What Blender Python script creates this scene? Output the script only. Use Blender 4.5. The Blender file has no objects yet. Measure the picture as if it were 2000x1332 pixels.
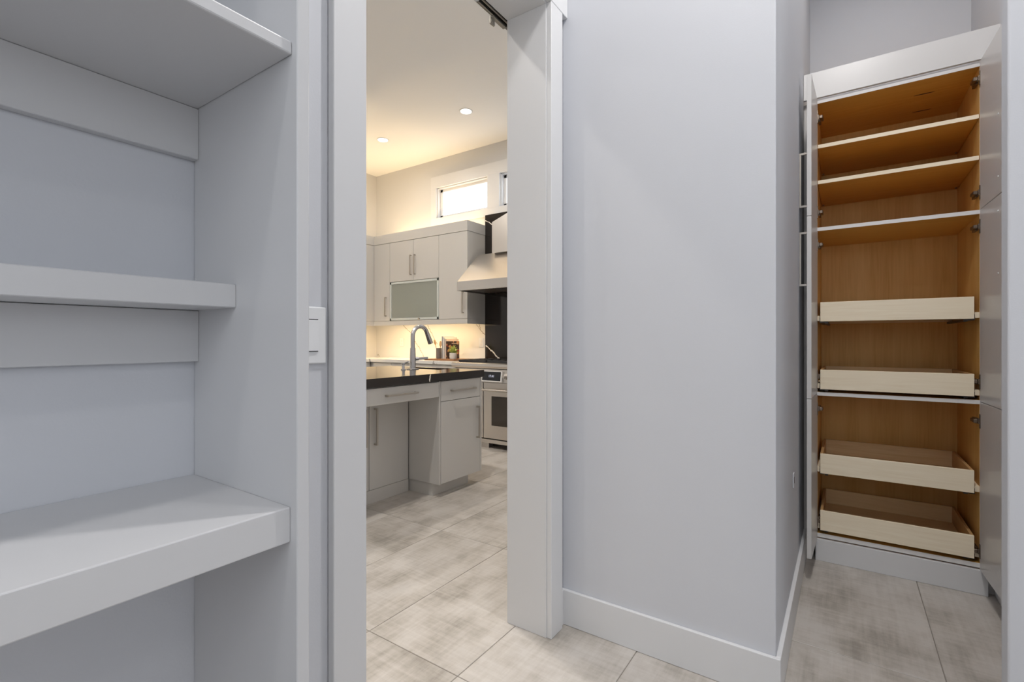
import bpy, bmesh, math, random
from mathutils import Vector, Matrix
random.seed(7)
S = bpy.context.scene
COL = S.collection

# ------------------------------------------------------------------ camera
cam_d = bpy.data.cameras.new('camera')
cam = bpy.data.objects.new('camera', cam_d); COL.objects.link(cam)
cam.location = (0, 0, 1.145)
cam.rotation_euler = (math.radians(90), 0, math.radians(34.36))
cam_d.sensor_fit = 'HORIZONTAL'; cam_d.sensor_width = 36.0
cam_d.lens = 950 / 2000 * 36
cam_d.shift_y = -1.5 / 2000
cam_d.clip_start = 0.02
S.camera = cam

# ------------------------------------------------------------------ world, exposure
W = bpy.data.worlds.new('overcast_sky'); S.world = W; W.use_nodes = True
W.node_tree.nodes['Background'].inputs[0].default_value = (0.89, 0.94, 1.0, 1)
W.node_tree.nodes['Background'].inputs[1].default_value = 2.8
S.view_settings.view_transform = 'Standard'
S.view_settings.look = 'None'
S.view_settings.gamma = 1.0
S.view_settings.use_curve_mapping = False
S.view_settings.exposure = 0.0
S.cycles.max_bounces = 16; S.cycles.diffuse_bounces = 10

PANTRY_W = 7.5      # watts of each pantry downlight
KITCHEN_W = 6.0     # watts of each kitchen downlight
PANTRY_COL = (1.0, 0.965, 0.94)
KITCHEN_COL = (1.0, 0.94, 0.87)
STRIP_COL = (1.0, 0.70, 0.36)
CEIL = 3.54

# ------------------------------------------------------------------ materials
def new_mat(name):
    m = bpy.data.materials.new(name); m.use_nodes = True
    return m, m.node_tree, m.node_tree.nodes['Principled BSDF']

def lin(r, g, b):
    f = lambda c: (c / 12.92 if c <= .04045 else ((c + .055) / 1.055) ** 2.4)
    return (f(r / 255), f(g / 255), f(b / 255), 1)

def plain(name, rgb, rough=.5, metal=0., bump=0., bscale=300., var=0., coat=0.):
    m, nt, p = new_mat(name)
    p.inputs['Base Color'].default_value = rgb
    p.inputs['Roughness'].default_value = rough
    p.inputs['Metallic'].default_value = metal
    if coat: p.inputs['Coat Weight'].default_value = coat; p.inputs['Coat Roughness'].default_value = .15
    tc = nt.nodes.new('ShaderNodeTexCoord')
    n = nt.nodes.new('ShaderNodeTexNoise'); n.inputs['Scale'].default_value = bscale
    n.inputs['Detail'].default_value = 3
    nt.links.new(tc.outputs['Object'], n.inputs['Vector'])
    if bump:
        b = nt.nodes.new('ShaderNodeBump'); b.inputs['Strength'].default_value = bump
        b.inputs['Distance'].default_value = .002
        nt.links.new(n.outputs['Fac'], b.inputs['Height']); nt.links.new(b.outputs['Normal'], p.inputs['Normal'])
    if var:
        n2 = nt.nodes.new('ShaderNodeTexNoise'); n2.inputs['Scale'].default_value = 2.5; n2.inputs['Detail'].default_value = 4
        nt.links.new(tc.outputs['Object'], n2.inputs['Vector'])
        mx = nt.nodes.new('ShaderNodeMix'); mx.data_type = 'RGBA'
        mx.inputs[6].default_value = tuple(c * (1 - var) for c in rgb[:3]) + (1,)
        mx.inputs[7].default_value = tuple(min(1, c * (1 + var)) for c in rgb[:3]) + (1,)
        nt.links.new(n2.outputs['Fac'], mx.inputs[0]); nt.links.new(mx.outputs[2], p.inputs['Base Color'])
    return m

def emit(name, rgb, strength):
    m, nt, p = new_mat(name)
    p.inputs['Base Color'].default_value = (.8, .8, .8, 1)
    p.inputs['Emission Color'].default_value = rgb + (1,)
    p.inputs['Emission Strength'].default_value = strength
    return m

def wood(name, c1, c2, c3, axis, rough=.42):
    """maple / birch veneer: long grain along one axis, broad leaf bands across it"""
    m, nt, p = new_mat(name)
    tc = nt.nodes.new('ShaderNodeTexCoord')
    def noise(sc, detail, dist=0.):
        mp = nt.nodes.new('ShaderNodeMapping'); mp.inputs['Scale'].default_value = sc
        n = nt.nodes.new('ShaderNodeTexNoise'); n.inputs['Scale'].default_value = 1
        n.inputs['Detail'].default_value = detail; n.inputs['Distortion'].default_value = dist
        nt.links.new(tc.outputs['Object'], mp.inputs['Vector']); nt.links.new(mp.outputs['Vector'], n.inputs['Vector'])
        return n
    if axis == 'X': fine, broad = (5, 60, 90), (1.2, 6, 14)
    elif axis == 'Y': fine, broad = (90, 5, 90), (9, .8, 9)
    else: fine, broad = (90, 60, 4), (8, 6, .7)
    a = noise(fine, 5, .6); b = noise(broad, 2, .3)
    r1 = nt.nodes.new('ShaderNodeValToRGB')
    r1.color_ramp.elements[0].position = .3; r1.color_ramp.elements[0].color = c1
    r1.color_ramp.elements[1].position = .7; r1.color_ramp.elements[1].color = c2
    nt.links.new(a.outputs['Fac'], r1.inputs['Fac'])
    r2 = nt.nodes.new('ShaderNodeValToRGB')
    r2.color_ramp.elements[0].position = .4; r2.color_ramp.elements[0].color = (0, 0, 0, 1)
    r2.color_ramp.elements[1].position = .62; r2.color_ramp.elements[1].color = (.75, .75, .75, 1)
    nt.links.new(b.outputs['Fac'], r2.inputs['Fac'])
    mx = nt.nodes.new('ShaderNodeMix'); mx.data_type = 'RGBA'
    nt.links.new(r2.outputs['Color'], mx.inputs[0]); nt.links.new(r1.outputs['Color'], mx.inputs[6])
    mx.inputs[7].default_value = c3
    nt.links.new(mx.outputs[2], p.inputs['Base Color'])
    p.inputs['Roughness'].default_value = rough
    p.inputs['Specular IOR Level'].default_value = .25
    return m

def quartz(name, base, vein, rough, scale=1.1, width=.012, coat=0.):
    m, nt, p = new_mat(name)
    tc = nt.nodes.new('ShaderNodeTexCoord')
    n = nt.nodes.new('ShaderNodeTexNoise'); n.inputs['Scale'].default_value = scale * 2.2; n.inputs['Detail'].default_value = 6
    nt.links.new(tc.outputs['Object'], n.inputs['Vector'])
    add = nt.nodes.new('ShaderNodeVectorMath'); add.operation = 'MULTIPLY_ADD'
    add.inputs[1].default_value = (.5, .5, .5)
    nt.links.new(n.outputs['Color'], add.inputs[0]); nt.links.new(tc.outputs['Object'], add.inputs[2])
    v = nt.nodes.new('ShaderNodeTexVoronoi'); v.feature = 'DISTANCE_TO_EDGE'; v.inputs['Scale'].default_value = scale
    nt.links.new(add.outputs[0], v.inputs['Vector'])
    r = nt.nodes.new('ShaderNodeValToRGB')
    r.color_ramp.elements[0].position = 0; r.color_ramp.elements[0].color = vein
    r.color_ramp.elements[1].position = width; r.color_ramp.elements[1].color = base
    nt.links.new(v.outputs['Distance'], r.inputs['Fac']); nt.links.new(r.outputs['Color'], p.inputs['Base Color'])
    p.inputs['Roughness'].default_value = rough
    return m

def steel(name, rgb, rough, axis='X'):
    m, nt, p = new_mat(name)
    p.inputs['Base Color'].default_value = rgb; p.inputs['Metallic'].default_value = 1
    tc = nt.nodes.new('ShaderNodeTexCoord'); mp = nt.nodes.new('ShaderNodeMapping')
    mp.inputs['Scale'].default_value = (8, 900, 900) if axis == 'X' else (900, 900, 8)
    n = nt.nodes.new('ShaderNodeTexNoise'); n.inputs['Scale'].default_value = 1
    nt.links.new(tc.outputs['Object'], mp.inputs['Vector']); nt.links.new(mp.outputs['Vector'], n.inputs['Vector'])
    mr = nt.nodes.new('ShaderNodeMapRange'); mr.inputs['To Min'].default_value = rough * .93; mr.inputs['To Max'].default_value = rough * 1.07
    nt.links.new(n.outputs['Fac'], mr.inputs['Value']); nt.links.new(mr.outputs['Result'], p.inputs['Roughness'])
    return m

def glass(name, rgb, rough, alpha_mix=None):
    m, nt, p = new_mat(name)
    p.inputs['Base Color'].default_value = rgb
    p.inputs['Roughness'].default_value = rough
    p.inputs['Transmission Weight'].default_value = alpha_mix or 1
    p.inputs['IOR'].default_value = 1.45
    return m

def thin_glass(name):
    m, nt, p = new_mat(name); nt.nodes.remove(p)
    t = nt.nodes.new('ShaderNodeBsdfTransparent'); g = nt.nodes.new('ShaderNodeBsdfGlossy'); g.inputs['Roughness'].default_value = .02
    mx = nt.nodes.new('ShaderNodeMixShader'); mx.inputs[0].default_value = .04; nt.links.new(t.outputs[0], mx.inputs[1]); nt.links.new(g.outputs[0], mx.inputs[2])
    nt.links.new(mx.outputs[0], nt.nodes['Material Output'].inputs[0])
    return m

def tile_mat():
    m, nt, p = new_mat('travertine_look_tile')
    tc = nt.nodes.new('ShaderNodeTexCoord'); oi = nt.nodes.new('ShaderNodeObjectInfo')
    off = nt.nodes.new('ShaderNodeVectorMath'); off.operation = 'MULTIPLY'; off.inputs[1].default_value = (37, 53, 11)
    comb = nt.nodes.new('ShaderNodeCombineXYZ')
    for i in range(3): nt.links.new(oi.outputs['Random'], comb.inputs[i])
    nt.links.new(comb.outputs[0], off.inputs[0])
    add = nt.nodes.new('ShaderNodeVectorMath'); add.operation = 'ADD'
    nt.links.new(tc.outputs['Object'], add.inputs[0]); nt.links.new(off.outputs[0], add.inputs[1])
    def noise(sc, detail, rough=.6):
        mp = nt.nodes.new('ShaderNodeMapping'); mp.inputs['Scale'].default_value = sc
        n = nt.nodes.new('ShaderNodeTexNoise'); n.inputs['Scale'].default_value = 1
        n.inputs['Detail'].default_value = detail; n.inputs['Roughness'].default_value = rough
        nt.links.new(add.outputs[0], mp.inputs['Vector']); nt.links.new(mp.outputs['Vector'], n.inputs['Vector'])
        return n
    big = noise((5.5, 3.6, 1), 6, .62)
    s1 = noise((3, 60, 1), 4); s2 = noise((60, 3, 1), 4)
    stk = nt.nodes.new('ShaderNodeMath'); stk.operation = 'ADD'
    nt.links.new(s1.outputs['Fac'], stk.inputs[0]); nt.links.new(s2.outputs['Fac'], stk.inputs[1])
    mixv = nt.nodes.new('ShaderNodeMath'); mixv.operation = 'MULTIPLY_ADD'; mixv.inputs[1].default_value = .28
    nt.links.new(stk.outputs[0], mixv.inputs[0]); nt.links.new(big.outputs['Fac'], mixv.inputs[2])
    r = nt.nodes.new('ShaderNodeValToRGB')
    e = r.color_ramp.elements
    e[0].position = .58; e[0].color = lin(150, 144, 136)
    e[1].position = .92; e[1].color = lin(194, 189, 183)
    e.new(.70).color = lin(171, 165, 157); e.new(.79).color = lin(183, 177, 170)
    nt.links.new(mixv.outputs[0], r.inputs['Fac']); nt.links.new(r.outputs['Color'], p.inputs['Base Color'])
    p.inputs['Roughness'].default_value = .34
    b = nt.nodes.new('ShaderNodeBump'); b.inputs['Strength'].default_value = .12; b.inputs['Distance'].default_value = .001
    nt.links.new(stk.outputs[0], b.inputs['Height']); nt.links.new(b.outputs['Normal'], p.inputs['Normal'])
    return m

def cover_mat():
    m, nt, p = new_mat('cookbook_cover_print')
    tc = nt.nodes.new('ShaderNodeTexCoord')
    n = nt.nodes.new('ShaderNodeTexVoronoi'); n.inputs['Scale'].default_value = 28
    nt.links.new(tc.outputs['Object'], n.inputs['Vector'])
    r = nt.nodes.new('ShaderNodeValToRGB'); r.color_ramp.interpolation = 'CONSTANT'
    e = r.color_ramp.elements
    e[0].color = lin(52, 32, 24); e[1].position = .48; e[1].color = lin(150, 38, 28)
    e.new(.66).color = lin(70, 44, 30); e.new(.82).color = lin(196, 140, 96)
    sep = nt.nodes.new('ShaderNodeSeparateColor'); nt.links.new(n.outputs['Color'], sep.inputs[0])
    nt.links.new(sep.outputs[0], r.inputs['Fac']); nt.links.new(r.outputs['Color'], p.inputs['Base Color'])
    p.inputs['Roughness'].default_value = .4
    return m

M = dict(
    wall=plain('grey_blue_wall_paint', (.585, .598, .632, 1), .62, bump=.10, bscale=260, var=.015),
    kwall=plain('warm_grey_kitchen_wall_paint', (.62, .62, .62, 1), .62, bump=.08, bscale=260),
    ceil=plain('white_ceiling_paint', (.86, .86, .85, 1), .75, bump=.08, bscale=200),
    trim=plain('white_trim_enamel', (.665, .67, .68, 1), .36, bump=.015, bscale=90),
    shelf=plain('painted_white_shelving', (.585, .587, .597, 1), .40, bump=.02, bscale=60),
    cab=plain('pale_grey_cabinet_lacquer', (.62, .61, .60, 1), .30),
    kcab=plain('greige_cabinet_lacquer', (.55, .54, .52, 1), .34),
    edge=plain('white_melamine_edge', (.72, .71, .70, 1), .4),
    maple_x=wood('maple_grain_across', (.68, .49, .26, 1), (.77, .59, .35, 1), (.73, .54, .31, 1), 'X'),
    maple_y=wood('maple_grain_deep', (.50, .30, .13, 1), (.58, .375, .18, 1), (.55, .34, .155, 1), 'Y'),
    maple_z=wood('maple_grain_upright', (.62, .36, .10, 1), (.72, .45, .15, 1), (.78, .52, .20, 1), 'Z'),
    maple_s=wood('maple_shelf_grain', (.60, .32, .06, 1), (.68, .40, .10, 1), (.64, .36, .08, 1), 'X'),
    birch=wood('pale_birch_tray_face', (.80, .69, .51, 1), (.88, .79, .62, 1), (.85, .745, .57, 1), 'X', .5),
    board=wood('walnut_board', (.22, .10, .045, 1), (.33, .16, .07, 1), (.28, .13, .06, 1), 'X'),
    spoon=wood('beech_spoon', (.60, .36, .16, 1), (.70, .45, .22, 1), (.66, .42, .2, 1), 'Z'),
    nickel=plain('brushed_nickel', (.50, .46, .41, 1), .33, 1),
    chrome=plain('satin_chrome', (.62, .62, .63, 1), .22, 1),
    hinge=plain('nickel_hinge', (.24, .19, .15, 1), .35, 1),
    darkmetal=plain('dark_slide_metal', (.06, .05, .045, 1), .4, .6),
    zinc=plain('zinc_track', (.42, .40, .36, 1), .4, .8),
    steelx=steel('stainless_steel_brushed', (.64, .61, .575, 1), .26, 'X'),
    steelz=steel('stainless_steel_satin', (.64, .61, .58, 1), .32, 'Z'),
    castiron=plain('cast_iron_grate', (.025, .025, .027, 1), .5, bump=.1, bscale=400),
    black=plain('matte_black', (.012, .012, .012, 1), .6),
    screen=plain('black_glass_screen', (.012, .014, .018, 1), .08),
    ovenglass=plain('dark_oven_glass', (.018, .012, .008, 1), .06, coat=.5),
    digits=emit('blue_clock_digits', (.35, .5, 1.0), .45),
    bquartz=quartz('black_quartz_white_veins', (.014, .010, .008, 1), (.75, .72, .68, 1), .10, 1.3, .010),
    wquartz=quartz('white_quartz_grey_veins', (.74, .73, .71, 1), (.20, .19, .18, 1), .22, 1.0, .010),
    plastic=plain('white_switch_plastic', (.74, .75, .76, 1), .35),
    slot=plain('dark_slot', (.02, .02, .02, 1), .6),
    grout=plain('grey_beige_grout', (.26, .235, .205, 1), .9, bump=.3, bscale=500),
    tile=tile_mat(),
    frost=glass('frosted_cabinet_glass', (.74, .78, .72, 1), .28, .72), alu=plain('satin_aluminium_frame', (.56, .60, .58, 1), .35),
    splash=plain('white_quartz_plain', (.74, .73, .71, 1), .22, var=.03), bslab=plain('black_quartz_polished', (.016, .012, .010, 1), .12, var=.2), veind=plain('grey_vein', (.34, .31, .27, 1), .3), veinw=plain('white_vein', (.72, .68, .62, 1), .3),
    pane=thin_glass('clear_window_glass'), thinpane=thin_glass('added_window_glass'),
    vinyl=plain('white_window_vinyl', (.78, .78, .78, 1), .4),
    lens=emit('downlight_lens', (1.0, .95, .88), 9),
    strip=emit('warm_led_strip', (1.0, .74, .42), 6),
    ceramic=plain('grey_stoneware', (.21, .19, .17, 1), .5, bump=.05, bscale=80),
    whitepot=plain('white_glazed_pot', (.70, .68, .64, 1), .35),
    leaf=plain('light_green_leaf', (.40, .48, .12, 1), .5),
    paper=plain('book_paper', (.72, .68, .60, 1), .8),
    book_w=plain('white_book_cloth', (.72, .70, .66, 1), .6),
    book_g=plain('slate_book_cloth', (.50, .50, .50, 1), .6),
    book_c=plain('cream_book_cloth', (.66, .54, .45, 1), .6),
    cover=cover_mat(),
    title=plain('pale_cover_lettering', (.55, .42, .34, 1), .5),
)

# ------------------------------------------------------------------ mesh helpers
def add_box(bm, x, y, z, bevel=0., seg=1):
    vs = [bm.verts.new((a, b, c)) for a in sorted(x) for b in sorted(y) for c in sorted(z)]
    F = [(0, 1, 3, 2), (4, 6, 7, 5), (0, 4, 5, 1), (2, 3, 7, 6), (0, 2, 6, 4), (1, 5, 7, 3)]
    fs = [bm.faces.new([vs[i] for i in f]) for f in F]
    if bevel:
        es = list({e for f in fs for e in f.edges})
        bmesh.ops.bevel(bm, geom=es, offset=bevel, segments=seg, profile=.5, affect='EDGES')

def add_obox(bm, o, u, v, w, U, V, Z, bevel=0.):
    """box in a rotated frame: origin o, axes u v w, ranges U V Z"""
    b2 = bmesh.new(); add_box(b2, U, V, Z, bevel)
    mp = {}
    for vt in b2.verts:
        mp[vt] = bm.verts.new(Vector(o) + vt.co.x * Vector(u) + vt.co.y * Vector(v) + vt.co.z * Vector(w))
    for f in b2.faces:
        try: bm.faces.new([mp[q] for q in f.verts])
        except ValueError: pass
    b2.free()

def add_cyl(bm, p0, p1, r0, r1=None, n=16, caps=True):
    r1 = r0 if r1 is None else r1
    p0, p1 = Vector(p0), Vector(p1); d = (p1 - p0).normalized()
    a = d.orthogonal().normalized(); b = d.cross(a)
    R0 = [bm.verts.new(p0 + r0 * (math.cos(t) * a + math.sin(t) * b)) for t in [2 * math.pi * i / n for i in range(n)]]
    R1 = [bm.verts.new(p1 + r1 * (math.cos(t) * a + math.sin(t) * b)) for t in [2 * math.pi * i / n for i in range(n)]]
    for i in range(n): bm.faces.new((R0[i], R0[(i + 1) % n], R1[(i + 1) % n], R1[i]))
    if caps: bm.faces.new(R0[::-1]); bm.faces.new(R1)

def add_tube(bm, pts, rad, n=14):
    pts = [Vector(p) for p in pts]; rings = []
    rad = rad if isinstance(rad, (list, tuple)) else [rad] * len(pts)
    ref = None
    for i, p in enumerate(pts):
        d = (pts[min(i + 1, len(pts) - 1)] - pts[max(i - 1, 0)]).normalized()
        if ref is None: ref = d.orthogonal().normalized()
        a = (ref - ref.dot(d) * d).normalized(); ref = a; b = d.cross(a)
        rings.append([bm.verts.new(p + rad[i] * (math.cos(t) * a + math.sin(t) * b)) for t in [2 * math.pi * k / n for k in range(n)]])
    for A, B in zip(rings, rings[1:]):
        for k in range(n): bm.faces.new((A[k], A[(k + 1) % n], B[(k + 1) % n], B[k]))
    bm.faces.new(rings[0][::-1]); bm.faces.new(rings[-1])

def add_lathe(bm, c, prof, n=24):
    rings = []
    for r, z in prof:
        rings.append([bm.verts.new((c[0] + r * math.cos(t), c[1] + r * math.sin(t), c[2] + z)) for t in [2 * math.pi * k / n for k in range(n)]])
    for A, B in zip(rings, rings[1:]):
        for k in range(n): bm.faces.new((A[k], A[(k + 1) % n], B[(k + 1) % n], B[k]))
    bm.faces.new(rings[0][::-1]); bm.faces.new(rings[-1])

def add_prism(bm, poly, ax, a0, a1):
    """poly in the two other axes, extruded along axis ax (0,1,2)"""
    def mk(p, a):
        q = list(p); q.insert(ax, a); return bm.verts.new(q)
    A = [mk(p, a0) for p in poly]; B = [mk(p, a1) for p in poly]; n = len(poly)
    for i in range(n): bm.faces.new((A[i], A[(i + 1) % n], B[(i + 1) % n], B[i]))
    bm.faces.new(A[::-1]); bm.faces.new(B)

def obj(name, bm, mat, parent=None, smooth=False):
    bmesh.ops.recalc_face_normals(bm, faces=bm.faces[:])
    me = bpy.data.meshes.new(name); bm.to_mesh(me); bm.free()
    me.materials.append(M[mat])
    if smooth:
        for p in me.polygons: p.use_smooth = True
        try: me.set_sharp_from_angle(angle=math.radians(35))
        except Exception: pass
    o = bpy.data.objects.new(name, me); COL.objects.link(o)
    if parent is not None: attach(o, parent)
    return o

def root_of(o):
    v = Vector((0, 0, 0))
    while o is not None: v += Vector(o.location); o = o.parent
    return v

def attach(o, parent):
    o.parent = parent
    # meshes are written in world coordinates; parents are never rotated
    o.matrix_parent_inverse = Matrix.Translation(-(Vector(parent.location) if parent.parent is None else Vector((0, 0, 0))))

def box(name, x, y, z, mat, parent=None, bevel=.0012, seg=1):
    bm = bmesh.new(); add_box(bm, x, y, z, bevel, seg); return obj(name, bm, mat, parent)

def boxes(name, L, mat, parent=None, bevel=.0012):
    bm = bmesh.new()
    for b in L: add_box(bm, *b, bevel)
    return obj(name, bm, mat, parent)

def thing(name, label, cat, loc, group=None):
    o = bpy.data.objects.new(name, None); COL.objects.link(o); o.location = loc
    o.empty_display_size = .05
    return tag(o, label, cat, group)

def tag(o, label, cat, group=None):
    o['label'] = label; o['category'] = cat
    if group: o['group'] = group
    return o

def struct(o, label=None):
    o['kind'] = 'structure'
    if label: o['label'] = label
    return o

def pull(name, p0, p1, out, parent, proj=.034, w=.0095, mat='nickel'):
    """square bar pull from p0 to p1 standing off along out, legs at both ends"""
    p0, p1, out = Vector(p0), Vector(p1), Vector(out).normalized()
    d = (p1 - p0).normalized(); s = d.cross(out); L = (p1 - p0).length; bm = bmesh.new()
    add_obox(bm, p0, d, out, s, (0, L), (proj - w, proj), (-w / 2, w / 2), .0008)
    for a in (0, L - w): add_obox(bm, p0, d, out, s, (a, a + w), (0, proj - w * .9), (-w / 2, w / 2), .0006)
    return obj(name, bm, mat, parent)

# ------------------------------------------------------------------ the shell
HX0, HX1 = -1.111, -.948          # doorway wall: kitchen face, pantry face
DY0, DY1, DZ = .752, 1.616, 2.44  # clear opening
struct(boxes('wall_left', [((HX0, HX1), (-2.0, DY0 - .019), (0, CEIL)), ((HX0, HX1), (DY1 + .019, 4.76), (0, CEIL)),
                           ((HX0, HX1), (DY0 - .019, DY1 + .019), (DZ + .019, CEIL))], 'wall', bevel=0), 'pale grey-blue wall holding the doorway to the kitchen')
struct(box('wall_front', (HX1, -.18), (1.75, 1.87), (0, CEIL), 'wall', bevel=.004, seg=3), 'pale grey-blue wall facing the camera between doorway and corridor')
struct(box('wall_corridor', (-.30, -.18), (1.866, 3.72), (0, CEIL), 'wall', bevel=0), 'grey side wall leading to the pantry cabinet')
struct(box('wall_alcove', (-.18, .57), (3.60, 3.72), (0, CEIL), 'wall', bevel=0), 'wall above and behind the pantry cabinet')
struct(box('wall_corridor_right', (.57, .69), (1.815, 3.72), (0, CEIL), 'wall', bevel=0), 'right side wall of the pantry alcove')
RX = 3.60                          # room side beyond the frame, with an unseen window added to light the pantry
struct(box('wall_right', (.346, RX), (1.75, 1.815), (0, CEIL), 'wall', bevel=.006, seg=4), 'pale wall end at the right edge of the photo')
OY0, OY1, OZ0, OZ1 = -1.15, .95, 1.15, 2.65
BX0, BX1 = -.60, 1.00
struct(boxes('wall_outer', [((RX, RX + .14), (-1.74, OY0), (0, CEIL)), ((RX, RX + .14), (OY1, 1.87), (0, CEIL)), ((RX, RX + .14), (OY0, OY1), (0, OZ0)), ((RX, RX + .14), (OY0, OY1), (OZ1, CEIL))], 'wall', bevel=0), 'wall with the added window far to the right of the camera')
struct(boxes('wall_back', [((HX1, BX0), (-1.74, -1.60), (0, CEIL)), ((BX1, RX), (-1.74, -1.60), (0, CEIL)), ((BX0, BX1), (-1.74, -1.60), (0, OZ0)), ((BX0, BX1), (-1.74, -1.60), (OZ1, CEIL))], 'wall', bevel=0), 'pantry wall behind the camera')
struct(box('ceiling', (-5.78, 3.74), (-2.12, 4.88), (CEIL, CEIL + .1), 'ceil', bevel=0), 'white ceiling over kitchen and pantry')
struct(box('wall_kitchen_left', (-5.78, -5.66), (-2.12, 4.88), (0, CEIL), 'kwall', bevel=0), 'kitchen wall at the far left')
struct(box('wall_kitchen_near', (-5.66, HX0), (-2.12, -2.0), (0, CEIL), 'kwall', bevel=0), 'kitchen wall behind the doorway wall')
# far kitchen wall with three clerestory openings
WZ0, WZ1 = 2.755, 3.160
WX = [(-4.463, -3.610), (-3.427, -2.574), (-2.391, -1.538)]
L = [((-5.66, HX0), (4.76, 4.88), (0, WZ0)), ((-5.66, HX0), (4.76, 4.88), (WZ1, CEIL))]
xs = [-5.66] + [v for w in WX for v in w] + [HX0]
for a, b in zip(xs[0::2], xs[1::2]): L.append(((a, b), (4.76, 4.88), (WZ0, WZ1)))
struct(boxes('wall_kitchen_far', L, 'kwall', bevel=0), 'far kitchen wall behind cabinets and range')

# floor: grout bed with every tile a piece of its own
floor = struct(box('floor', (-5.78, 3.74), (-2.12, 4.88), (-.08, -.0022), 'grout', bevel=0), 'grey-beige stone-look tile floor with thin grout lines')
TW, TL = .457, .914
bm = bmesh.new(); add_box(bm, (-TW / 2 + .0016, TW / 2 - .0016), (-TL / 2 + .0016, TL / 2 - .0016), (-.009, 0), .0012)
bmesh.ops.recalc_face_normals(bm, faces=bm.faces[:])
tme = bpy.data.meshes.new('tile'); bm.to_mesh(tme); bm.free(); tme.materials.append(M['tile'])
for i in range(-11, 10):
    x = -.632 + TW * i + TW / 2
    if x < -5.7 or x > 3.5: continue
    y0 = 1.264 if i < 1 else 1.224
    for k in range(-4, 5):
        y = y0 + TL * k - TL / 2
        if y < -1.9 or y > 4.7 or (x > .7 and y > 1.9): continue
        t = bpy.data.objects.new('tile', tme); COL.objects.link(t); t.location = (x, y, 0)
        t.parent = floor; t.matrix_parent_inverse = Matrix.Identity(4)

# windows in the far wall
def window(n, x0, x1):
    w = struct(boxes('window_%d' % n, [((x0, x1), (4.772, 4.88), (WZ0, WZ0 + .012)), ((x0, x1), (4.772, 4.88), (WZ1 - .012, WZ1)),
                               ((x0, x0 + .012), (4.772, 4.88), (WZ0, WZ1)), ((x1 - .012, x1), (4.772, 4.88), (WZ0, WZ1))], 'trim'),
               'small clerestory window above the kitchen cabinets')
    a, b, c, d = x0 + .012, x1 - .012, WZ0 + .012, WZ1 - .012; f = .036
    boxes('window_frame', [((a, b), (4.825, 4.87), (c, c + f)), ((a, b), (4.825, 4.87), (d - f, d)), ((a, a + f), (4.825, 4.87), (c, d)), ((b - f, b), (4.825, 4.87), (c, d))], 'vinyl', w)
    box('pane', (a + f, b - f), (4.848, 4.852), (c + f, d - f), 'pane', w, bevel=0)
for n, (a, b) in enumerate(WX): window(n + 1, a, b)
w = struct(boxes('window_4', [((RX + .05, RX + .10), (OY0, OY1), (OZ0, OZ0 + .05)), ((RX + .05, RX + .10), (OY0, OY1), (OZ1 - .05, OZ1)), ((RX + .05, RX + .10), (OY0, OY0 + .05), (OZ0, OZ1)),
                              ((RX + .05, RX + .10), (OY1 - .05, OY1), (OZ0, OZ1)), ((RX + .05, RX + .10), (-.13, -.07), (OZ0, OZ1))], 'vinyl'), 'added side window beyond the right edge of the photo')  # unseen window, added for sideways daylight on the shelving
box('pane', (RX + .072, RX + .076), (OY0 + .05, -.13), (OZ0 + .05, OZ1 - .05), 'thinpane', w, 0)
box('pane', (RX + .072, RX + .076), (-.07, OY1 - .05), (OZ0 + .05, OZ1 - .05), 'thinpane', w, 0)
w = struct(boxes('window_5', [((BX0, BX1), (-1.70, -1.65), (OZ0, OZ0 + .05)), ((BX0, BX1), (-1.70, -1.65), (OZ1 - .05, OZ1)), ((BX0, BX0 + .05), (-1.70, -1.65), (OZ0, OZ1)), ((BX1 - .05, BX1), (-1.70, -1.65), (OZ0, OZ1))], 'vinyl'), 'added window behind the camera')  # unseen window, added for frontal fill on wall and trays
box('pane', (BX0 + .05, BX1 - .05), (-1.676, -1.672), (OZ0 + .05, OZ1 - .05), 'thinpane', w, 0)
# one board surround framing the row of windows
t = boxes('trim_1', [((-4.553, -1.45), (4.741, 4.76), (WZ1, 3.305)), ((-4.553, -1.45), (4.741, 4.76), (2.66, WZ0)), ((-4.553, WX[0][0]), (4.741, 4.76), (WZ0, WZ1)),
           ((WX[0][1], WX[1][0]), (4.741, 4.76), (WZ0, WZ1)), ((WX[1][1], WX[2][0]), (4.741, 4.76), (WZ0, WZ1)), ((WX[2][1], -1.45), (4.741, 4.76), (WZ0, WZ1))], 'trim')
struct(t, 'flat white board surround around the clerestory windows')

# doorway lining and casings
d1 = struct(box('door_1', (-1.129, -.946), (DY0 - .019, DY1 + .019), (DZ, DZ + .019), 'trim'), 'white cased opening between pantry and kitchen')
box('jamb', (-1.129, -.946), (DY0 - .019, DY0), (0, DZ), 'trim', d1)
box('jamb', (-1.129, -.946), (DY1, DY1 + .019), (0, DZ), 'trim', d1)
box('casing', (-.946, -.925), (.660, .7495), (0, 2.4435), 'trim', d1, .0018)
box('casing', (-.946, -.925), (1.6195, 1.709), (0, 2.4435), 'trim', d1, .0018)
box('head_casing', (-.946, -.9245), (.64, 1.75), (2.444, 2.545), 'trim', d1, .0018)
box('casing', (-1.128, -1.111), (.650, .737), (0, 2.44), 'trim', d1)
box('casing', (-1.128, -1.111), (1.633, 1.72), (0, 2.44), 'trim', d1)

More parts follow.
